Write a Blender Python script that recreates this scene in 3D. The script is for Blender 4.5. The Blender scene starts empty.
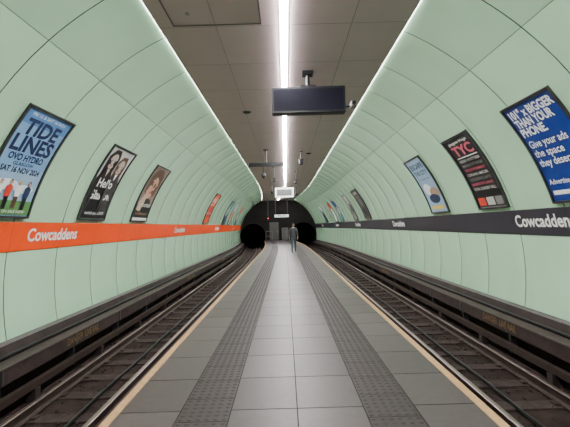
import bpy, bmesh, math, random
from mathutils import Vector, Matrix, Euler
random.seed(4)
R=4.31; ZC=0.62
Y0,Y1=-5.0,45.0
CZ=4.5
PW=1.64
scene=bpy.context.scene
COL=scene.collection

# ------------------------------------------------------------ materials
MATS={}
def mat(name,rgb,rough=0.5,metal=0.0,var=0.08,nscale=6.0,bump=0.0,bscale=40.0,emit=0.0,coat=0.0,spec=0.5):
    if name in MATS: return MATS[name]
    m=bpy.data.materials.new(name); m.use_nodes=True
    nt=m.node_tree; b=nt.nodes['Principled BSDF']
    b.inputs['Roughness'].default_value=rough
    b.inputs['Metallic'].default_value=metal
    b.inputs['Coat Weight'].default_value=coat
    b.inputs['Coat Roughness'].default_value=0.12
    b.inputs['Specular IOR Level'].default_value=spec
    tc=nt.nodes.new('ShaderNodeTexCoord')
    n=nt.nodes.new('ShaderNodeTexNoise'); n.inputs['Scale'].default_value=nscale; n.inputs['Detail'].default_value=5
    nt.links.new(tc.outputs['Object'],n.inputs['Vector'])
    r=nt.nodes.new('ShaderNodeValToRGB')
    r.color_ramp.elements[0].position=0.3; r.color_ramp.elements[1].position=0.7
    r.color_ramp.elements[0].color=[max(0,c*(1-var)) for c in rgb]+[1]
    r.color_ramp.elements[1].color=[min(1,c*(1+var)) for c in rgb]+[1]
    nt.links.new(n.outputs['Fac'],r.inputs['Fac'])
    nt.links.new(r.outputs['Color'],b.inputs['Base Color'])
    if bump>0:
        n2=nt.nodes.new('ShaderNodeTexNoise'); n2.inputs['Scale'].default_value=bscale; n2.inputs['Detail'].default_value=6
        nt.links.new(tc.outputs['Object'],n2.inputs['Vector'])
        bp=nt.nodes.new('ShaderNodeBump'); bp.inputs['Strength'].default_value=bump; bp.inputs['Distance'].default_value=0.02
        nt.links.new(n2.outputs['Fac'],bp.inputs['Height']); nt.links.new(bp.outputs['Normal'],b.inputs['Normal'])
    if emit>0:
        b.inputs['Emission Color'].default_value=list(rgb)+[1]; b.inputs['Emission Strength'].default_value=emit
    MATS[name]=m; return m

MINT=mat('mint_vitreous_panel',(0.45,0.70,0.485),0.20,0,0.035,1.2,0.02,3.0,coat=0.5)
MINTJ=mat('panel_joint_green',(0.085,0.14,0.095),0.8)
ORANGE=mat('orange_enamel',(0.95,0.065,0.0),0.3,var=0.03)
CHAR=mat('charcoal_enamel',(0.032,0.028,0.040),0.35,var=0.05)
WHITE=mat('white_vinyl',(0.85,0.85,0.83),0.45,var=0.02)
CEIL=mat('ceiling_grey_metal',(0.60,0.48,0.49),0.42,0.0,0.03,2.0)
CEILJ=mat('ceiling_joint_dark',(0.15,0.125,0.125),0.7)
TILE=[mat('platform_tile_%d'%i,c,0.42,0,0.12,14.0,0.04,60) for i,c in enumerate([(0.066,0.050,0.053),(0.058,0.044,0.047),(0.074,0.057,0.060)])]
GROUT=mat('grout_dark',(0.014,0.011,0.011),0.9,spec=.2)
TACT=mat('tactile_tile',(0.034,0.024,0.026),0.5,var=0.15,nscale=9,spec=.35)
CREAM=mat('edge_line_cream',(0.46,0.27,0.13),0.6,var=0.15,nscale=12)
CONC=mat('dark_concrete',(0.027,0.018,0.017),0.9,0,0.35,3.0,0.4,14,spec=.3)
BALL=mat('grimy_ballast',(0.024,0.014,0.013),0.95,0,0.45,5.0,0.8,18,spec=.2)
STONE=mat('ballast_stone',(0.040,0.027,0.024),0.95,0,0.4,30.0,spec=.2)
SLEEP=mat('sleeper_grimy',(0.036,0.023,0.021),0.9,0,0.4,10.0,0.3,30,spec=.3)
BLOCK=mat('concrete_block_pale',(0.15,0.125,0.115),0.85,0,0.3,14.0,0.4,30)
RAIL=mat('rail_rusty_brown',(0.040,0.024,0.020),0.6,0.3,0.3,10.0)
RAILT=mat('rail_polished_top',(0.20,0.155,0.14),0.36,0.8,0.15,8.0)
BEAM=mat('trunking_brown',(0.032,0.020,0.019),0.75,0.0,0.3,5.0,0.2,20,spec=.3)
STENC=mat('stencil_ochre',(0.16,0.095,0.03),0.8,var=0.3,nscale=30)
BLACK=mat('black_plastic',(0.008,0.008,0.010),0.4,var=0.05,spec=.3)
SCREEN=mat('dark_screen_glass',(0.006,0.006,0.012),0.6,var=0.05,spec=.08)
STEEL=mat('brushed_steel',(0.35,0.35,0.36),0.35,0.8,0.05)
GALV=mat('dull_galvanised',(0.16,0.15,0.145),0.6,0.3,0.15)
DKSTEEL=mat('dark_steel',(0.03,0.03,0.033),0.5,0.2,0.05)
FRAME=mat('poster_frame_grey',(0.05,0.05,0.053),0.35,0.4,0.05)
LAMP=mat('led_strip_white',(1.0,0.965,0.95),0.4,var=0.0,emit=150.0)
COVE=mat('cove_lamp_white',(0.98,1.0,0.98),0.4,var=0.0,emit=24.0)
ENDW=mat('end_wall_grey',(0.012,0.010,0.010),0.9,0,0.2,2.0,0.2,10,spec=.2)
TUNN=mat('tunnel_near_black',(0.004,0.0035,0.0035),0.95,0,0.3,3.0,spec=.1)  # near-black base colour for the whole running tunnel, bore and floor

# ------------------------------------------------------------ helpers
class MB:
    def __init__(s): s.v=[];s.f=[];s.m=[];s.ml=[]
    def mi(s,m):
        if m not in s.ml: s.ml.append(m)
        return s.ml.index(m)
    def add(s,vs,fs,m):
        o=len(s.v); s.v+= [tuple(p) for p in vs]; k=s.mi(m)
        for f in fs: s.f.append(tuple(i+o for i in f)); s.m.append(k)
    def grid(s,fn,us,vs,m):
        o=len(s.v);k=s.mi(m); n=len(vs)
        for u in us:
            for v in vs: s.v.append(tuple(fn(u,v)))
        for i in range(len(us)-1):
            for j in range(n-1):
                a=o+i*n+j; s.f.append((a,a+n,a+n+1,a+1)); s.m.append(k)
    def box(s,c,d,m,rot=None):
        vs=[]
        for x in(-.5,.5):
            for y in(-.5,.5):
                for z in(-.5,.5):
                    p=Vector((x*d[0],y*d[1],z*d[2]))
                    if rot: p=rot@p
                    vs.append(p+Vector(c))
        s.add(vs,[(0,1,3,2),(4,6,7,5),(0,4,5,1),(2,3,7,6),(0,2,6,4),(1,5,7,3)],m)
    def cyl(s,p0,p1,r0,r1,m,n=16):
        p0=Vector(p0);p1=Vector(p1);d=(p1-p0).normalized()
        a=d.orthogonal().normalized();b=d.cross(a)
        vs=[p0+(a*math.cos(t)+b*math.sin(t))*r0 for t in [2*math.pi*i/n for i in range(n)]]
        vs+=[p1+(a*math.cos(t)+b*math.sin(t))*r1 for t in [2*math.pi*i/n for i in range(n)]]
        fs=[(i,(i+1)%n,n+(i+1)%n,n+i) for i in range(n)]+[tuple(range(n))[::-1],tuple(range(n,2*n))]
        s.add(vs,fs,m)
    def obj(s,name,parent=None,smooth=False,bevel=0.0,recalc=True):
        me=bpy.data.meshes.new(name); me.from_pydata(s.v,[],s.f)
        for m in s.ml: me.materials.append(m)
        me.polygons.foreach_set('material_index',s.m)
        if smooth: me.polygons.foreach_set('use_smooth',[True]*len(me.polygons))
        if recalc:
            bm=bmesh.new(); bm.from_mesh(me); bmesh.ops.recalc_face_normals(bm,faces=bm.faces); bm.to_mesh(me); bm.free()
        me.update()
        o=bpy.data.objects.new(name,me); COL.objects.link(o)
        if parent: o.parent=parent
        if bevel>0:
            md=o.modifiers.new('bevel','BEVEL'); md.width=bevel; md.segments=2; md.limit_method='ANGLE'
        return o
def empty(name,loc=(0,0,0)):
    e=bpy.data.objects.new(name,None); e.empty_display_size=0.1; e.location=loc; COL.objects.link(e); return e
def lin(a,b,n): return [a+(b-a)*i/n for i in range(n+1)]

_tc={}
def textmesh(txt,bold=0.0):
    key=(txt,bold)
    if key in _tc: return _tc[key]
    cu=bpy.data.curves.new('t','FONT'); cu.body=txt; cu.size=1.0; cu.offset=bold; cu.resolution_u=3
    cu.fill_mode='FRONT'
    ob=bpy.data.objects.new('t',cu); COL.objects.link(ob)
    dg=bpy.context.evaluated_depsgraph_get(); dg.update()
    me=bpy.data.meshes.new_from_object(ob.evaluated_get(dg))
    vs=[(v.co.x,v.co.y) for v in me.vertices]; fs=[tuple(p.vertices) for p in me.polygons]
    bpy.data.objects.remove(ob); bpy.data.curves.remove(cu); bpy.data.meshes.remove(me)
    x0=min(v[0] for v in vs);x1=max(v[0] for v in vs)
    _tc[key]=([(v[0]-x0,v[1]) for v in vs],fs,x1-x0); return _tc[key]

def S(side,y,a,off=0.0):
    r=R-off
    return (side*r*math.cos(a),y,ZC+r*math.sin(a))

def plates(fn,us,vs,gap,depth,nu,nv,mfront,mjoint,mb,bulge=0.0,umap=1.0,vmap=1.0,gapv=None):
    gu=gap/2/umap; gv=(gapv or gap)/2/vmap
    for i in range(len(us)-1):
        for j in range(len(vs)-1):
            a,b,c,d=us[i]+gu,us[i+1]-gu,vs[j]+gv,vs[j+1]-gv
            m=mfront(i,j) if callable(mfront) else mfront
            def off(u,v):
                p=(u-a)/(b-a);q=(v-c)/(d-c)
                return bulge*(1-(2*p-1)**4)*(1-(2*q-1)**4)
            mb.grid(lambda u,v:fn(u,v,off(u,v)),lin(a,b,nu),lin(c,d,nv),m)
            for (uu,vv) in (([a],lin(c,d,nv)),([b],lin(c,d,nv)),(lin(a,b,nu),[c]),(lin(a,b,nu),[d])):
                pts=[(u,v) for u in uu for v in vv]
                vsx=[fn(u,v,0) for u,v in pts]+[fn(u,v,-depth) for u,v in pts]; n=len(pts)
                mb.add(vsx,[(k,k+1,n+k+1,n+k) for k in range(n-1)],mjoint)
    mb.grid(lambda u,v:fn(u,v,-depth),lin(us[0],us[-1],(len(us)-1)*1),lin(vs[0],vs[-1],(len(vs)-1)*max(nv,2)),mjoint)

# ------------------------------------------------------------ vault walls
PB=math.asin((1.33-ZC)/R); PT=math.asin((1.77-ZC)/R); PL=math.asin((0.0-ZC)/R); PC=1.155
pitch=1.33
first=6.02
joints=[first+pitch*k for k in range(-8,30)]
joints=[Y0]+[j for j in joints if Y0+0.3<j<Y1-0.3]+[Y1]
for side,nm in((-1,'wall_left'),(1,'wall_right')):
    mb=MB()
    fn=lambda y,a,off:S(side,y,a,off)
    plates(fn,joints,[PL,PB],0.018,0.02,8,6,MINT,MINTJ,mb,0.016,1.0,R)
    plates(fn,joints,[PT,0.86,PC],0.018,0.02,8,9,MINT,MINTJ,mb,0.022,1.0,R,gapv=0.008)
    mb.grid(lambda y,a:S(side,y,a,-0.01),[Y0,Y1],lin(PB,PT,4),MINTJ)
    for (x0,z0,x1,z1,m) in ((4.29,0.0,4.24,-0.02,GALV),(4.24,-0.02,4.235,-0.045,GALV),(4.235,-0.045,4.17,-0.16,CONC),(4.17,-0.16,4.13,-1.0,CONC)):
        mb.grid(lambda y,t:(side*(x0+(x1-x0)*t),y,z0+(z1-z0)*t),lin(Y0,Y1,40),[0,1],m)
    mb.obj(nm,smooth=True,recalc=False)

# name bands
OJ=mat('orange_joint',(0.55,0.06,0.005),0.5)
for side,nm,m in((-1,'station_name_band',ORANGE),(1,'station_name_band',CHAR)):
    mb=MB()
    mb.grid(lambda y,a:S(side,y,a,0.018),lin(Y0,Y1-.02,38),lin(PB,PT,5),m)
    for aa in (PB,PT):
        mb.grid(lambda y,o:S(side,y,aa,o),[Y0,Y1-.02],[0.018,-0.01],m)
    band=mb.obj(nm)
    k=0
    for n in range(-1,5):
        tv,tf,tw=textmesh('Cowcaddens',0.024)
        w=1.52; sc=w/tw
        ys=(6.40+8.5*n) if side<0 else (7.38+8.4*n)
        if not (Y0<ys<42): continue
        mb=MB()
        pts=[]
        for (x,yv) in tv:
            yy=ys+x*sc if side<0 else ys-x*sc
            a=(PB+PT)/2+(yv*sc*1.02-0.078)/R
            pts.append(S(side,yy,a,0.022))
        mb.add(pts,tf,WHITE); k+=1
        mb.obj('lettering_%d'%k,parent=band,recalc=False)
    mb=MB()
    for j in joints[1:-1]:
        mb.grid(lambda y,a:S(side,y,a,0.0195),[j-0.003,j+0.003],lin(PB,PT,4),BLACK if side>0 else OJ)
    mb.obj('band_joints',recalc=False,parent=band)

# ------------------------------------------------------------ posters
def C(name,rgb,rough=0.3): return mat('print_'+name,rgb,rough,var=0.04,nscale=20)
def poster(side,yc,w,items,a0=0.287,a1=0.677,bg=None):
    H=(a1-a0)*R
    def P(u,v,off):
        off=off+0.012
        y=yc-w/2+u*w if side<0 else yc+w/2-u*w
        return S(side,y,a0+(a1-a0)*v,off)
    mb=MB()
    fu,fv=0.035/w,0.035/H
    for (u0,u1,v0,v1) in ((0,1,0,fv),(0,1,1-fv,1),(0,fu,fv,1-fv),(1-fu,1,fv,1-fv)):
        mb.grid(lambda u,v:P(u,v,0.044),[u0,u1],lin(v0,v1,10),FRAME)
    for uu in (0,1,): mb.grid(lambda o,v:P(uu,v,o),[-0.01,0.044],lin(0,1,10),FRAME)
    for vv in (0,1,): mb.grid(lambda o,u:P(u,vv,o),[-0.01,0.044],[0,1],FRAME)
    for uu in (fu,1-fu): mb.grid(lambda o,v:P(uu,v,o),[0.02,0.044],lin(fv,1-fv,10),FRAME)
    for vv in (fv,1-fv): mb.grid(lambda o,u:P(u,vv,o),[0.02,0.044],[fu,1-fu],FRAME)
    mb.grid(lambda u,v:P(u,v,0.020),lin(fu,1-fu,3),lin(fv,1-fv,16),bg)
    L=0.0225
    for it in items:
        k=it[0]
        if k=='rect':
            _,u0,v0,u1,v1,c=it; mb.grid(lambda u,v:P(u,v,L),[u0,u1],lin(v0,v1,max(2,int(16*(v1-v0)))),c)
        elif k=='ell':
            _,cu,cv,ru,rv,c=it; n=20
            for rr0,rr1 in ((0,.5),(.5,1)):
                if rr0==0:
                    pts=[(cu+rr1*ru*math.cos(t*2*math.pi/n),cv+rr1*rv*math.sin(t*2*math.pi/n)) for t in range(n)]
                    mb.add([P(cu,cv,L)]+[P(u,v,L) for u,v in pts],[(0,1+i,1+(i+1)%n) for i in range(n)],c)
                else:
                    mb.grid(lambda t,r:P(cu+r*ru*math.cos(t),cv+r*rv*math.sin(t),L),lin(0,2*math.pi,n),[rr0,rr1],c)
        elif k=='poly':
            _,pts,c=it; n=len(pts); cu=sum(p[0] for p in pts)/n; cv=sum(p[1] for p in pts)/n
            inner=[((u+cu)/2,(v+cv)/2) for u,v in pts]
            mb.add([P(cu,cv,L)]+[P(u,v,L) for u,v in inner]+[P(u,v,L) for u,v in pts],
                   [(0,1+i,1+(i+1)%n) for i in range(n)]+[(1+i,1+n+i,1+n+(i+1)%n,1+(i+1)%n) for i in range(n)],c)
        elif k=='text':
            _,t,u,v,size,c,al,bold=it[:8]
            tv,tf,tw=textmesh(t,bold)
            wid=tw*size
            if len(it)>8: sx=it[8]*w/wid
            else: sx=1
            wid*=sx
            u0=u-(wid/w/2 if al=='c' else 0)
            mb.add([P(u0+x*size*sx/w,v+y*size/H,L) for x,y in tv],tf,c)
        L+=0.0007
    return mb.obj('advertising_poster',recalc=False)

navy=C('navy',(0.02,0.035,0.10)); sky=C('sky',(0.22,0.40,0.66)); pale=C('pale',(0.72,0.80,0.88)); wht=C('white',(0.85,0.85,0.85))
blk=C('black',(0.010,0.010,0.011)); dgy=C('darkgrey',(0.04,0.04,0.04)); mgy=C('midgrey',(0.22,0.22,0.21)); lgy=C('lightgrey',(0.55,0.55,0.53))
skin=C('skin',(0.62,0.36,0.25)); brn=C('brown',(0.10,0.05,0.03)); grn=C('green',(0.10,0.25,0.08)); red=C('red',(0.65,0.05,0.03))
org=C('orange',(0.85,0.13,0.02)); blue=C('blue',(0.008,0.036,0.24)); pink=C('pink',(0.60,0.10,0.16)); tan=C('tan',(0.42,0.26,0.16)); yel=C('yellow',(0.8,0.6,0.1))
teal=C('teal',(0.12,0.35,0.45)); face=C('greyface',(0.50,0.42,0.38)); hand=C('hand',(0.60,0.45,0.36))
def person2d(cu,base,h,body,head,hair,legs=None):
    w=h*0.38
    r=[]
    r.append(('poly',[(cu-w*.35,base),(cu+w*.35,base),(cu+w*.4,base+h*.5),(cu-w*.4,base+h*.5)],legs or body))
    r.append(('poly',[(cu-w*.45,base+h*.42),(cu+w*.45,base+h*.42),(cu+w*.62,base+h*.74),(cu+w*.2,base+h*.82),(cu-w*.2,base+h*.82),(cu-w*.62,base+h*.74)],body))
    r.append(('ell',cu,base+h*.91,w*.27,h*.095,hair)); r.append(('ell',cu,base+h*.895,w*.21,h*.075,head))
    return r
# left 1
it=[('rect',.04,.03,.96,.46,C('sea',(0.30,0.47,0.66))),('rect',.04,.84,.96,.97,C('skylight',(0.10,0.24,0.52))),
    ('text','FRI 15 & SAT 16 NOV',.5,.92,.07,pale,'c',.01,.7),
    ('text','TIDE',.5,.755,.33,navy,'c',.035,.70),('text','LINES',.5,.60,.33,navy,'c',.035,.80),
    ('text','OVO HYDRO',.5,.52,.14,navy,'c',.03,.68),('text','GLASGOW',.5,.475,.07,navy,'c',.01,.4),
    ('text','SAT 16 NOV 2024',.5,.41,.12,navy,'c',.03,.76),
    ('ell',.35,.30,.22,.05,pale),('ell',.7,.27,.2,.04,pale),
    ('rect',.04,.03,.96,.16,grn)]
it+=person2d(.25,.09,.25,wht,skin,brn,navy)+person2d(.42,.08,.27,red,skin,brn,blk)+person2d(.60,.09,.26,wht,skin,yel,brn)+person2d(.78,.08,.27,navy,skin,brn,blk)
it+=[('text','TICKETS ON SALE NOW',.5,.05,.06,wht,'c',.01,.7)]
poster(-1,5.72,1.10,it,bg=sky)
# left 2
it=[('rect',.04,.55,.96,.97,lgy),
    ('poly',[(.12,.60),(.10,.85),(.22,.95),(.42,.95),(.52,.84),(.50,.62)],blk),('ell',.33,.79,.135,.105,face),
    ('poly',[(.55,.58),(.53,.80),(.62,.89),(.82,.90),(.90,.78),(.88,.58)],brn),('ell',.71,.745,.125,.10,face),
    ('ell',.28,.80,.018,.008,blk),('ell',.38,.80,.018,.008,blk),('ell',.33,.735,.04,.010,red),
    ('ell',.66,.755,.018,.008,blk),('ell',.76,.755,.018,.008,blk),('ell',.71,.69,.04,.010,red),
    ('poly',[(.04,.03),(.60,.03),(.60,.50),(.50,.64),(.40,.68),(.26,.68),(.12,.62),(.04,.50)],blk),
    ('poly',[(.52,.03),(.96,.03),(.96,.50),(.88,.60),(.78,.64),(.64,.64),(.54,.56)],dgy),
    ('poly',[(.28,.68),(.38,.68),(.34,.58)],face),('poly',[(.66,.64),(.76,.64),(.71,.55)],wht),
    ('rect',.04,.03,.96,.15,blk),
    ('text','Hello',.48,.44,.27,wht,'c',.02,.56),('text','Glasgow',.5,.28,.27,wht,'c',.02,.84),
    ('text','scottish opera 24/25',.5,.08,.09,wht,'c',.01,.7)]
poster(-1,8.34,1.14,it,bg=mgy)
# left 3
it=[('rect',.04,.03,.96,.97,C('sepia',(0.27,0.20,0.16))),
    ('poly',[(.04,.03),(.96,.03),(.96,.25),(.75,.40),(.30,.42),(.04,.26)],blk),
    ('poly',[(.16,.50),(.12,.78),(.28,.93),(.60,.95),(.85,.85),(.90,.62),(.80,.45)],brn),('ell',.50,.62,.27,.215,skin),
    ('poly',[(.20,.72),(.32,.86),(.62,.88),(.80,.74),(.60,.77),(.40,.75)],brn),
    ('ell',.41,.66,.045,.014,blk),('ell',.61,.66,.045,.014,blk),('ell',.51,.52,.075,.018,red),
    ('poly',[(.49,.65),(.53,.65),(.56,.57),(.47,.57)],tan),
    ('poly',[(.10,.20),(.34,.18),(.44,.34),(.40,.48),(.26,.46),(.12,.34)],hand),
    ('text','THE OUTRUN',.58,.26,.13,wht,'c',.02,.60),('text','IN CINEMAS NOW',.5,.12,.09,tan,'c',.01,.7),('rect',.04,.03,.96,.07,wht)]
poster(-1,11.00,1.18,it,bg=wht)
it=[('rect',.04,.55,.96,.97,org),('text','SALE',.5,.70,.35,wht,'c',.03,.8),('text','NOW ON',.5,.58,.16,wht,'c',.02,.7),('rect',.04,.03,.96,.2,org),('text','half price',.5,.3,.2,wht,'c',.01,.8)]
poster(-1,20.2,1.30,it,bg=red)
poster(-1,26.0,1.16,[('rect',.04,.5,.96,.97,teal),('ell',.5,.5,.3,.2,pale)],bg=navy)
poster(-1,28.7,1.16,[('rect',.04,.6,.96,.97,pale),('ell',.5,.4,.3,.2,org)],bg=lgy)
poster(-1,33.5,1.16,[('rect',.04,.6,.96,.97,org),('ell',.5,.4,.3,.2,wht)],bg=blue)
# right 1
it=[('text','101" x BIGGER',.07,.86,.19,wht,'l',.035,.86),('text','THAN YOUR',.07,.765,.19,wht,'l',.035,.74),('text','PHONE.',.07,.67,.19,wht,'l',.035,.50),
    ('text','Give your ads',.07,.55,.17,wht,'l',.012,.72),('text','the space',.07,.455,.17,wht,'l',.012,.56),('text','they deserve.',.07,.36,.17,wht,'l',.012,.72),
    ('text','Advertise here',.08,.18,.12,wht,'l',.01,.6),('rect',.08,.08,.40,.12,wht)]
poster(1,5.62,1.12,it,bg=blue)
# right 2
it=[('rect',.04,.03,.96,.97,blk),('text','TYC',.5,.74,.30,pink,'c',.04,.72),('rect',.12,.70,.88,.712,wht),('text','glasgow fringe',.5,.90,.09,wht,'c',.01,.7)]
for i in range(7):
    it.append(('text',['FRIDAY 4 OCTOBER','MAIN STAGE','THE OLD FRUITMARKET','ORAN MOR','SATURDAY LATE','BARROWLAND','ROYAL CONCERT HALL'][i],.5,.64-i*.065,.085,[lgy,mgy,pink][i%3],'c',.01,.75))
it+=[('rect',.10,.05,.35,.15,red),('rect',.40,.05,.65,.15,lgy),('rect',.70,.05,.92,.15,mgy)]
poster(1,7.98,1.12,it,bg=mgy)
# right 3
it=[('rect',.04,.03,.96,.97,C('paleblue',(0.30,0.45,0.62))),('rect',.04,.03,.96,.30,C('sea',(0.36,0.55,0.74))),('ell',.35,.42,.22,.10,wht),('ell',.65,.34,.25,.10,tan),('ell',.52,.25,.3,.08,navy),
    ('text','ESCAPE',.5,.80,.22,navy,'c',.03,.75),('text','THE CITY',.5,.68,.18,navy,'c',.03,.75),('text','from Glasgow Central',.5,.59,.08,navy,'c',.01,.7),('rect',.15,.07,.85,.13,yel)]
poster(1,10.70,1.20,it,bg=mgy)
it=[('rect',.04,.03,.96,.97,dgy)]+person2d(.5,.1,.7,mgy,skin,brn,blk)+[('text','LIVE',.5,.84,.2,wht,'c',.02,.6)]
poster(1,20.0,1.40,it,bg=mgy)
poster(1,23.3,1.14,[('rect',.04,.45,.96,.97,lgy),('ell',.5,.45,.3,.2,dgy)],bg=mgy)
poster(1,28.5,1.14,[('rect',.04,.5,.96,.97,blue),('ell',.5,.5,.3,.2,wht)],bg=teal)
poster(1,31.2,1.14,[('rect',.04,.5,.96,.97,red),('ell',.5,.5,.3,.2,pale)],bg=wht)
poster(1,36.5,1.14,[('rect',.04,.5,.96,.97,pale),('ell',.5,.5,.3,.2,navy)],bg=navy)

# ------------------------------------------------------------ ceiling
mb=MB()
fnc=lambda x,y,off:(x,y,CZ-0.0-off)
cy=[]; y=5.68-1.34*8
while y<Y1: 
    if y>Y0+0.2: cy.append(y)
    y+=1.34
cy=[Y0]+cy[:-1]+[Y1]
plates(fnc,[-1.80,-0.98,-0.10],cy,0.007,0.012,1,1,CEIL,CEILJ,mb)
plates(fnc,[0.10,0.98,1.80],cy,0.007,0.012,1,1,CEIL,CEILJ,mb)
mb.grid(lambda x,y:(x,y,CZ+0.06),[-1.80,1.80],[Y0,Y1],CEILJ)
for sx in (-1,1):
    mb.grid(lambda y,z:(sx*1.80,y,z),[Y0,Y1],[CZ,CZ+0.06],CEIL)
    mb.grid(lambda y,z:(sx*0.10,y,z),[Y0,Y1],[CZ,CZ+0.06],CEIL)
mb.grid(lambda x,y:(x,y,CZ+0.055),[-0.10,0.10],[Y0,Y1],CEIL)
mb.obj('ceiling',recalc=False)
mb=MB()
for c,d in (((-0.95,5.62,CZ-.006),(1.25,.02,.012)),((-0.95,4.25,CZ-.006),(1.25,.02,.012)),((-1.57,4.93,CZ-.006),(.02,1.39,.012)),((-0.33,4.93,CZ-.006),(.02,1.39,.012))):
    mb.box(c,d,CEILJ)
mb.box((-1.3,5.3,CZ-.008),(.05,.05,.016),STEEL)
mb.obj('ceiling_access_hatch')
mb=MB(); y=Y0+0.05
while y<Y1-1.4:
    mb.box((0,y+0.735,CZ-0.005),(0.100,1.46,0.04),LAMP)
    mb.box((0,y+0.735,CZ+0.030),(0.14,1.46,0.024),STEEL)
    mb.box((0,y-0.002,CZ-0.004),(0.100,0.012,0.044),STEEL)
    y+=1.48
mb.obj('ceiling_light_strip')
for sx in (-1,1):
    mb=MB(); y=Y0+0.05
    while y<Y1-1.4:
        xo=sx*1.803; 
        mb.add([(xo,y,CZ+0.034),(xo,y+1.46,CZ+0.034),(xo+sx*0.002,y+1.46,CZ+0.004),(xo+sx*0.002,y,CZ+0.004)],[(0,1,2,3)],COVE)
        mb.add([(xo,y,CZ+0.036),(xo+sx*0.012,y,CZ+0.036),(xo+sx*0.012,y+1.46,CZ+0.036),(xo,y+1.46,CZ+0.036)],[(0,1,2,3)],STEEL)
        y+=1.48
    mb.obj('cove_light_strip',recalc=False)
def speaker(x,y):
    mb=MB()
    mb.cyl((x,y,CZ),(x,y,CZ-.02),.11,.10,DKSTEEL,24); mb.cyl((x,y,CZ-.02),(x,y,CZ-.035),.085,.07,BLACK,24)
    mb.obj('ceiling_speaker',bevel=.003)
speaker(-0.95,10.0); speaker(-0.95,19.0); speaker(0.95,16.0)

# ------------------------------------------------------------ platform
mb=MB()
ty=[]; y=3.56-0.735*11
while y<Y1: ty.append(y); y+=0.735
ty=[Y0]+[t for t in ty if t>Y0+.1][:-1]+[Y1]
fnp=lambda x,y,off:(x,y,0.0+off)
pick=lambda i,j:random.choice(TILE)
EI=PW-0.08
plates(fnp,[-EI,-1.02],ty,0.010,0.006,1,1,pick,GROUT,mb)
plates(fnp,[1.02,EI],ty,0.010,0.006,1,1,pick,GROUT,mb)
plates(fnp,[-0.58,0.0,0.58],ty,0.010,0.006,1,1,pick,GROUT,mb)
prof=[(-PW,0.0),(-PW,-0.13),(-1.35,-0.13),(-1.35,-1.0),(1.35,-1.0),(1.35,-0.13),(PW,-0.13),(PW,0.0)]
for a,b in zip(prof[:-1],prof[1:]):
    mb.grid(lambda y,t:(a[0]+(b[0]-a[0])*t,y,a[1]+(b[1]-a[1])*t),lin(Y0,Y1,30),[0,1],CONC)
mb.obj('floor',recalc=False)
for sx in (-1,1):
    mb=MB()
    mb.box((sx*(PW-.0395),(Y0+Y1)/2,-0.008),(0.079,Y1-Y0,0.02),CREAM)
    mb.obj('trim_%d'%(1 if sx<0 else 2),bevel=.003)
mb=MB()
ty4=[Y0+0.44*k for k in range(int((Y1-Y0)/0.44)+1)]; ty4[-1]=Y1-.12
for sx in (-1,1):
    xs=[0.58,1.02] if sx>0 else [-1.02,-0.58]
    plates(fnp,xs,ty4,0.008,0.006,1,1,TACT,GROUT,mb)
n=8; st=0.44/6
for sx in(-1,1):
    for r in range(int(30/st)):
        yy=Y0+0.44*16+st*.5+r*st
        for c in range(6):
            x=sx*(0.58+st*.5+c*st)
            o=len(mb.v); 
            for rr,zz in((0.023,0.0005),(0.014,0.007)):
                for k in range(n): mb.v.append((x+rr*math.cos(k*2*math.pi/n),yy+rr*math.sin(k*2*math.pi/n),zz))
            ki=mb.mi(TACT)
            for k in range(n): mb.f.append((o+k,o+(k+1)%n,o+n+(k+1)%n,o+n+k)); mb.m.append(ki)
            mb.f.append(tuple(range(o+n,o+2*n))); mb.m.append(ki)
mb.obj('tactile_paving',recalc=False)

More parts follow.
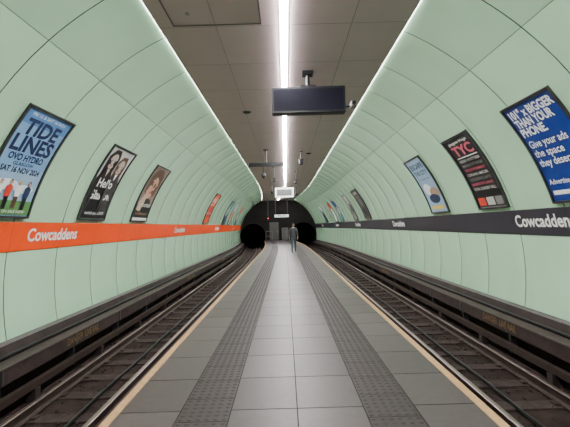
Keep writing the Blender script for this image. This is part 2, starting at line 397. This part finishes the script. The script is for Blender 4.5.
# ------------------------------------------------------------ track
BZ=-0.88
LID=mat('trunking_lid',(0.050,0.035,0.032),.7,0.0,.3,6)
for side in(-1,1):
    mb=MB()
    mb.grid(lambda x,y:(side*x,y,BZ+0.02*math.sin(x*7+y*3.1)*math.sin(y*1.7)),lin(1.35,4.13,14),lin(Y0,Y1+0.0,200),BALL)
    mb.obj('track_bed',recalc=False)
    root=empty('railway_track',(side*3.02,20,BZ))
    inv=Matrix.Translation((-side*3.02,-20,-BZ))
    def child(mb,name,**k):
        o=mb.obj(name,**k); o.parent=root; o.matrix_parent_inverse=inv; return o
    for i,xr in enumerate((2.50,3.55)):
        x=side*xr; mb=MB(); zt=-0.70
        pr=[(-.065,zt-.15),(-.065,zt-.138),(-.012,zt-.12),(-.012,zt-.045),(-.034,zt-.034),(-.034,zt-.006),(-.026,zt),(.026,zt),(.034,zt-.006),(.034,zt-.034),(.012,zt-.045),(.012,zt-.12),(.065,zt-.138),(.065,zt-.15)]
        for q in range(len(pr)-1):
            a,b=pr[q],pr[q+1]
            mb.grid(lambda y,t:(x+a[0]+(b[0]-a[0])*t,y,a[1]+(b[1]-a[1])*t),[Y0,Y1+8],[0,1],RAILT if q in(5,6,7) else RAIL)
        child(mb,'rail_%d'%(i+1),recalc=False)
    mb=MB(); y=Y0+.3
    while y<Y1:
        mb.box((side*3.02,y,-0.90),(1.75,.24,.09),SLEEP)
        for xr in(2.50,3.55):
            for s in(-1,1): mb.box((side*xr+s*.10,y,-.845),(.08,.12,.035),RAIL)
        y+=0.72
    child(mb,'sleepers',bevel=.008)
    mb=MB(); y=3.4
    while y<Y1-1:
        mb.box((side*2.16,y,-0.78),(.30,.42,.20),BLOCK)
        mb.box((side*2.16,y,-0.67),(.18,.22,.04),RAIL)
        y+=2.7 if y>9 else 1.9
    child(mb,'mounting_blocks',bevel=.02)
    mb=MB(); 
    mb.box((side*3.86,20,-0.64),(.09,Y1-Y0,.10),RAIL); y=Y0+.5
    while y<Y1: mb.box((side*3.86,y,-.78),(.14,.12,.18),CONC); y+=2.1
    child(mb,'conductor_rail')
    mb=MB(); X=side*4.00
    mb.box((X,20,-0.33),(.22,Y1-Y0-.02,.22),BEAM); mb.box((X-side*.005,20,-0.215),(.25,Y1-Y0-.02,.02),LID)
    y=Y0+.9
    while y<Y1: mb.box((X,y,-.60),(.12,.07,.40),DKSTEEL); mb.box((X-side*.112,y,-.33),(.012,.05,.22),DKSTEEL); y+=1.9
    tr=mb.obj('cable_trunking')
    for k,ys in enumerate((7.0,15.5,24.0)):
        tv,tf,tw=textmesh('DANGER  LIVE RAIL',0.01); w=1.15; sc=w/tw; mb=MB()
        mb.add([(side*3.886,(ys+x*sc if side<0 else ys+w-x*sc),-0.375+v*sc*1.3) for x,v in tv],tf,STENC)
        mb.obj('stencil_%d'%(k+1),parent=tr,recalc=False)
    cab=empty('power_cable',(side*4.1,20,-.15))
    for k,(xx,zz,rr) in enumerate(((4.10,-0.15,.022),(2.85,-0.80,.02))):
        mb=MB(); n=50; YE=Y1-.05
        for q in range(n):
            ya=Y0+.05+(YE-Y0-.05)*q/n; yb=Y0+.05+(YE-Y0-.05)*(q+1)/n
            w=lambda y:0.015*math.sin(y*2.3)*(k)
            mb.cyl((side*(xx+w(ya)),ya,zz),(side*(xx+w(yb)),yb,zz),rr,rr,BLACK,8)
        o=mb.obj('cable_%d'%(k+1),recalc=False); o.parent=cab; o.matrix_parent_inverse=Matrix.Translation((-side*4.1,-20,.15))
    mb=MB()
    for q in range(1800):
        x=random.uniform(1.5,3.9); yy=2.5+ (random.random()**1.6)*26; r=random.uniform(.010,.030)
        c=Vector((side*x,yy,BZ+r*.6)); 
        d=[Vector((1,0,0)),Vector((-1,0,0)),Vector((0,1,0)),Vector((0,-1,0)),Vector((0,0,1)),Vector((0,0,-1))]
        rt=Euler((random.random()*6,random.random()*6,random.random()*6)).to_matrix()
        vs=[c+(rt@v)*r*random.uniform(.7,1.3) for v in d]
        mb.add(vs,[(0,2,4),(2,1,4),(1,3,4),(3,0,4),(2,0,5),(1,2,5),(3,1,5),(0,3,5)],STONE)
    mb.obj('ballast_stones')

# ------------------------------------------------------------ end wall with portals
def endwall(name,y,holes,m):
    cu=bpy.data.curves.new(name,'CURVE'); cu.dimensions='2D'; cu.fill_mode='BOTH'; cu.extrude=0.1
    pts=[]
    for a in lin(-0.40,PC,20): p=S(1,0,a,-0.02); pts.append((p[0],p[2]))
    pts+= [(-p[0],p[1]) for p in pts[::-1]]
    def spl(pts):
        s=cu.splines.new('POLY'); s.points.add(len(pts)-1)
        for i,p in enumerate(pts): s.points[i].co=(p[0],p[1],0,1)
        s.use_cyclic_u=True
    spl(pts)
    for (cx,cz,r) in holes: spl([(cx+r*math.cos(t),cz+r*math.sin(t)) for t in [2*math.pi*k/40 for k in range(40)]])
    o=bpy.data.objects.new('tmp',cu); COL.objects.link(o)
    dg=bpy.context.evaluated_depsgraph_get(); dg.update()
    me=bpy.data.meshes.new_from_object(o.evaluated_get(dg)); bpy.data.objects.remove(o)
    me.materials.clear(); me.materials.append(m)
    me.transform(Matrix.Translation((0,y,0))@Matrix.Rotation(math.pi/2,4,'X'))
    w=bpy.data.objects.new(name,me); COL.objects.link(w); return w
HX,HZ,HR=2.86,0.55,1.46
endwall('wall_end',Y1+0.1,[(HX-.02,HZ,HR-.04),(-HX+.02,HZ,HR-.04)],ENDW)
endwall('wall_back',Y0-0.1,[],mat('back_wall_grey',(0.3,0.3,0.3),.6))
for sx in(-1,1):
    mb=MB(); n=32
    mb.grid(lambda y,t:(sx*HX+HR*math.cos(t),y,HZ+HR*math.sin(t)),lin(Y1+.21,Y1+14,14),lin(0,2*math.pi,n),TUNN)
    mb.cyl((sx*HX,Y1+14,HZ),(sx*HX,Y1+14.1,HZ),HR+.1,HR+.1,TUNN,24)
    mb.box((sx*HX,Y1+7,-0.93),(1.7,13.5,.1),TUNN)
    mb.obj('running_tunnel',recalc=False,smooth=True)
d=MB(); d.box((-0.45,Y1-.06,1.02),(.95,.05,2.02),mat('door_grey',(0.06,0.058,0.056),.5)); d.box((-0.45,Y1-.03,1.04),(1.08,.04,2.08),DKSTEEL); d.box((-0.08,Y1-.10,1.0),(.04,.04,.14),STEEL)
d.obj('door_1')
d=MB(); d.box((0.75,Y1-.20,.72),(.7,.3,1.40),mat('cab_grey',(0.09,0.09,0.09),.5)); d.box((0.75,Y1-.36,.74),(.6,.02,1.24),mat('cab_grey2',(0.07,0.07,0.07),.5)); d.box((0.98,Y1-.38,.8),(.02,.03,.1),BLACK); d.box((0.75,Y1-.20,.012),(.66,.26,.022),BLACK)
d.obj('electrical_cabinet',bevel=.01)
mb=MB(); mb.box((-1.2,42,2.35),(.12,.12,.36),BLACK); mb.cyl((-1.2,42,2.53),(-1.2,42,CZ),.03,.03,DKSTEEL,10)
mb.cyl((-1.2,41.94,2.45),(-1.2,41.88,2.45),.05,.05,mat('signal_red',(1,0.05,0.02),.4,emit=3),14)
mb.cyl((-1.2,41.94,2.27),(-1.2,41.88,2.27),.05,.05,BLACK,14)
mb.obj('track_signal')
mb=MB(); mb.box((0.1,40,2.62),(1.5,.08,.34),BLACK); mb.box((0.1,39.95,2.62),(1.40,.02,.26),mat('sign_lit_face',(0.75,0.85,0.8),.4,var=0,emit=.3))
for s in(-.6,.6): mb.cyl((.1+s,40,2.79),(.1+s,40,CZ),.02,.02,DKSTEEL,8)
tv,tf,tw=textmesh('Way out',0.02); sc=.85/tw
mb.add([(0.1-.42+x*sc,39.938,2.56+y*sc) for x,y in tv],tf,BLACK)
mb.obj('way_out_sign')
mb=MB()
for s in(-1,1):
    for x in (0.75,1.45): mb.cyl((s*x,43.2,0.001),(s*x,43.2,1.1),.025,.025,GALV,10)
    for z in (.55,1.08): mb.cyl((s*.75,43.2,z),(s*1.45,43.2,z),.02,.02,GALV,10)
mb.obj('platform_end_railing')

# ------------------------------------------------------------ hanging things
def display(x,y,w,h,zb,lit=False,side_cam=True):
    root=empty('hanging_information_display',(x,y,zb+h/2)); inv=Matrix.Translation((-x,-y,-(zb+h/2)))
    def ch(mb,n,**k):
        o=mb.obj(n,**k); o.parent=root; o.matrix_parent_inverse=inv
    mb=MB(); mb.box((x,y,zb+h/2),(w,.20,h),BLACK); ch(mb,'housing',bevel=.015)
    mb=MB()
    for s in(-1,1):
        if lit:
            mb.box((x,y+s*.104,zb+h/2),(w-.06,.012,h-.06),mat('lit_panel',(0.9,0.93,0.9),.4,var=0,emit=1.6))
            mb.box((x,y+s*.112,zb+h/2),(w-.26,.012,h-.24),mat('lit_inner',(0.12,0.125,0.12),.3))
        else:
            mb.box((x,y+s*.101,zb+h/2),(w-.07,.008,h-.09),SCREEN)
    ch(mb,'screen')
    mb=MB(); mb.cyl((x,y,zb+h),(x,y,CZ-.01),.035,.035,BLACK,16); mb.box((x,y,CZ-.03),(.20,.2,.06),BLACK); mb.box((x,y,zb+h+.015),(.3,.14,.03),BLACK); ch(mb,'drop_pole',bevel=.004)
    if side_cam:
        mb=MB(); mb.box((x+w/2+.05,y,zb+.12),(.12,.04,.03),BLACK); mb.box((x+w/2+.14,y-.06,zb+.14),(.09,.22,.10),STEEL); mb.cyl((x+w/2+.14,y-.17,zb+.14),(x+w/2+.14,y-.20,zb+.14),.035,.04,BLACK,14)
        ch(mb,'side_camera',bevel=.005)
display(0.44,7.5,1.38,0.50,3.70)
display(-0.06,25.0,1.22,0.66,3.36,lit=True,side_cam=False)
root=empty('cctv_camera_bar',(-.7,15,4.0)); inv=Matrix.Translation((.7,-15,-4.0))
mb=MB(); mb.box((-0.72,15,3.93),(1.30,.10,.13),BLACK); mb.cyl((-0.72,15,3.98),(-0.72,15,CZ),.03,.03,DKSTEEL,12); mb.box((-.72,15,CZ-.02),(.18,.18,.04),DKSTEEL)
mb.cyl((-.82,15,3.87),(-.82,15,3.60),.02,.02,DKSTEEL,10); mb.cyl((-.82,15,3.60),(-.82,15,3.50),.07,.09,DKSTEEL,16); mb.cyl((-.82,15,3.50),(-.82,15,3.40),.09,.035,BLACK,16)
o=mb.obj('bar_and_dome',bevel=.004); o.parent=root; o.matrix_parent_inverse=inv
def cctv(x,y,drop):
    mb=MB(); z=CZ-drop
    mb.cyl((x,y,CZ),(x,y,z),.022,.022,DKSTEEL,10); mb.cyl((x,y,CZ),(x,y,CZ-.03),.07,.07,DKSTEEL,16)
    mb.box((x,y-.05,z-.05),(.15,.36,.16),BLACK); mb.box((x,y-.06,z+.037),(.18,.42,.015),DKSTEEL); mb.cyl((x,y-.23,z-.05),(x,y-.26,z-.05),.045,.05,BLACK,14)
    mb.obj('cctv_camera',bevel=.006)
cctv(0.62,15.5,.40); cctv(-0.55,19.5,.6); cctv(0.55,21.0,.55); cctv(0.9,30,.5); cctv(-0.9,28,.5)

# ------------------------------------------------------------ person
def make_person(x,y,rotz):
    root=empty('person_walking',(x,y,0)); root.rotation_euler=(0,0,rotz)
    jk=mat('jacket_grey',(0.055,0.060,0.068),.85,var=.15,nscale=20); jn=mat('jeans_muted_blue',(0.050,0.075,0.10),.85,var=.2,nscale=25)
    sk=mat('skin_tone',(0.45,0.27,0.20),.5); hr=mat('hair_dark',(0.02,0.014,0.01),.5,var=.3,nscale=60); sh=mat('shoes_dark',(0.03,0.03,0.035),.5); wh=mat('eye_white',(.8,.8,.8),.3); lip=mat('lips',(.4,.15,.12),.5); tee=mat('collar_pale',(0.4,.4,.4),.8)
    def skinned(name,V,E,rad,root_i=0,sub=2):
        me=bpy.data.meshes.new(name); me.from_pydata(V,E,[]); o=bpy.data.objects.new(name,me); COL.objects.link(o)
        md=o.modifiers.new('skin','SKIN'); md.use_smooth_shade=True
        for i,r in enumerate(rad):
            rr=r if isinstance(r,tuple) else (r,r)
            me.skin_vertices[0].data[i].radius=rr; me.skin_vertices[0].data[i].use_root=(i==root_i)
        s=o.modifiers.new('sub','SUBSURF'); s.levels=sub; s.render_levels=sub
        dg=bpy.context.evaluated_depsgraph_get(); dg.update()
        m2=bpy.data.meshes.new_from_object(o.evaluated_get(dg)); bpy.data.objects.remove(o)
        m2.polygons.foreach_set('use_smooth',[True]*len(m2.polygons))
        p=bpy.data.objects.new(name,m2); COL.objects.link(p); p.parent=root; return p
    V=[(0,0,.96),(0,0,1.10),(0,-.01,1.25),(0,-.01,1.38),(0,0,1.47),(0,-.01,1.55),
       (-.09,0,.90),(-.095,-.14,.52),(-.095,-.16,.30),(-.095,-.20,.10),(-.10,-.33,.045),
       (.09,0,.90),(.095,.03,.51),(.095,.13,.30),(.095,.22,.12),(.10,.13,.045),
       (-.15,0,1.42),(-.205,.0,1.38),(-.235,.06,1.14),(-.245,-.05,.93),(.15,0,1.42),(.205,0,1.38),(.235,-.01,1.14),(.245,-.14,.95)]
    E=[(0,1),(1,2),(2,3),(3,4),(4,5),(0,6),(6,7),(7,8),(8,9),(9,10),(0,11),(11,12),(12,13),(13,14),(14,15),(3,16),(16,17),(17,18),(18,19),(3,20),(20,21),(21,22),(22,23)]
    rad=[(.15,.11),(.14,.105),(.155,.115),(.15,.11),.075,.052,.095,.062,.056,.045,.04,.095,.062,.056,.045,.04,.075,.066,.05,.036,.075,.066,.05,.036]
    b=skinned('body',V,E,rad)
    b.data.materials.clear()
    for m in(jk,jn,sh,sk,tee): b.data.materials.append(m)
    for p in b.data.polygons:
        c=p.center; arm=abs(c.x)>.19
        if c.z>1.49 and abs(c.x)<.1: k=3
        elif c.z>1.465 and abs(c.x)<.08: k=4
        elif c.z<.11: k=2
        elif c.z<.92 and not arm: k=1
        else: k=0
        p.material_index=k
    for s,(wx,wy,wz) in ((-1,(-.245,-.05,.93)),(1,(.245,-.14,.95))):
        V=[(wx,wy,wz+.02),(wx,wy-.005,wz-.05),(wx,wy-.01,wz-.085)];E=[(0,1),(1,2)];rad=[.024,(.018,.034),(.016,.036)]
        for k,L in enumerate((.068,.078,.074,.058)):
            yy=wy-.032+k*.021; i=len(V)
            V+=[(wx-s*.002,yy,wz-.10),(wx-s*.008,yy,wz-.10-L*.5),(wx-s*.022,yy-.002,wz-.10-L)]
            E+=[(2,i),(i,i+1),(i+1,i+2)]; rad+=[.0095,.0088,.0072]
        i=len(V); V+=[(wx-s*.01,wy-.045,wz-.055),(wx-s*.016,wy-.058,wz-.09),(wx-s*.02,wy-.06,wz-.115)]; E+=[(1,i),(i,i+1),(i+1,i+2)]; rad+=[.013,.011,.009]
        h=skinned('hand_%s'%('l' if s<0 else 'r'),V,E,rad,1,1); h.data.materials.clear(); h.data.materials.append(sk)
    bm=bmesh.new(); bmesh.ops.create_uvsphere(bm,u_segments=32,v_segments=24,radius=1)
    for v in bm.verts:
        x,yv,z=v.co; wsc=1.0-0.28*max(0,-z)**1.5
        px=x*.074*wsc; py=yv*.094*(1-.12*max(0,-z)); pz=z*.118
        if yv<-.5 and -.35<z<.15: 
            g=math.exp(-(x/.16)**2)*math.exp(-((z+.15)/.16)**2); py-=.022*g
        if yv<-.4: 
            e=math.exp(-((abs(x)-.38)/.14)**2)*math.exp(-((z-.05)/.11)**2); py+=.010*e
            py-=.008*math.exp(-(x/.3)**2)*math.exp(-((z+.8)/.15)**2)
        v.co=(px,py,pz)
    me=bpy.data.meshes.new('head'); bm.to_mesh(me); bm.free(); me.materials.append(sk)
    me.polygons.foreach_set('use_smooth',[True]*len(me.polygons))
    o=bpy.data.objects.new('head',me); COL.objects.link(o); o.parent=root; o.location=(0,-.02,1.645)
    def ell(name,c,r,m,cut=None):
        bm=bmesh.new(); bmesh.ops.create_uvsphere(bm,u_segments=24,v_segments=16,radius=1)
        for v in bm.verts: v.co=(v.co.x*r[0],v.co.y*r[1],v.co.z*r[2])
        if cut: bmesh.ops.delete(bm,geom=[f for f in bm.faces if cut(f.calc_center_median())],context='FACES')
        me=bpy.data.meshes.new(name); bm.to_mesh(me); bm.free(); me.materials.append(m); me.polygons.foreach_set('use_smooth',[True]*len(me.polygons))
        q=bpy.data.objects.new(name,me); COL.objects.link(q); q.parent=root; q.location=c; return q
    h=ell('hair',(0,-.010,1.66),(.086,.108,.122),hr,lambda c:(c.y<-.045 and c.z<.055) or c.z<-.07)
    sd=h.modifiers.new('s','SOLIDIFY'); sd.thickness=.012; sd.offset=-1
    for s in(-1,1):
        ell('ear_%d'%(s+2),(s*.073,-.01,1.64),(.012,.02,.032),sk)
        ell('eye_%d'%(s+2),(s*.028,-.098,1.650),(.013,.009,.008),wh)
        ell('pupil_%d'%(s+2),(s*.028,-.106,1.650),(.006,.003,.006),hr)
        ell('brow_%d'%(s+2),(s*.029,-.104,1.672),(.018,.005,.004),hr)
    ell('mouth',(0,-.103,1.588),(.024,.007,.007),lip)
make_person(0.40,23.7,0.0)

# ------------------------------------------------------------ the station tunnel curves gently left at its far end
def bend(y): return -0.0020*max(0.0,y-24.0)**2 if y<46 else -0.0020*22**2-0.088*(y-46)
bpy.context.view_layer.update()
for o in list(COL.objects):
    if o.type!='MESH': continue
    mw=o.matrix_world.copy(); mi=mw.inverted(); me=o.data
    ys=[(mw@v.co).y for v in me.vertices]
    if not ys or max(ys)<=24: continue
    if max(ys)-min(ys)>5:
        bm=bmesh.new(); bm.from_mesh(me)
        for yc in range(25,61,2):
            if min(ys)<yc<max(ys):
                bmesh.ops.bisect_plane(bm,geom=bm.verts[:]+bm.edges[:]+bm.faces[:],plane_co=mi@Vector((0,yc,0)),plane_no=(mi.to_3x3()@Vector((0,1,0))))
        bm.to_mesh(me); bm.free()
    for v in me.vertices:
        p=mw@v.co; p.x+=bend(p.y); v.co=mi@p
    me.update()

# ------------------------------------------------------------ world + camera
w=bpy.data.worlds.new('w'); scene.world=w; w.use_nodes=True
w.node_tree.nodes['Background'].inputs[0].default_value=(.05,.05,.05,1); w.node_tree.nodes['Background'].inputs[1].default_value=1
cam=bpy.data.cameras.new('camera'); cam.sensor_width=36; cam.lens=400/570*36; cam.clip_start=.05; cam.clip_end=200
co=bpy.data.objects.new('camera',cam); COL.objects.link(co)
M=Matrix.Rotation(math.radians(90+1.79),4,'X')@Matrix.Rotation(-0.028,4,'Z')
co.matrix_world=Matrix.Translation((-0.06,0,1.6))@M
scene.camera=co
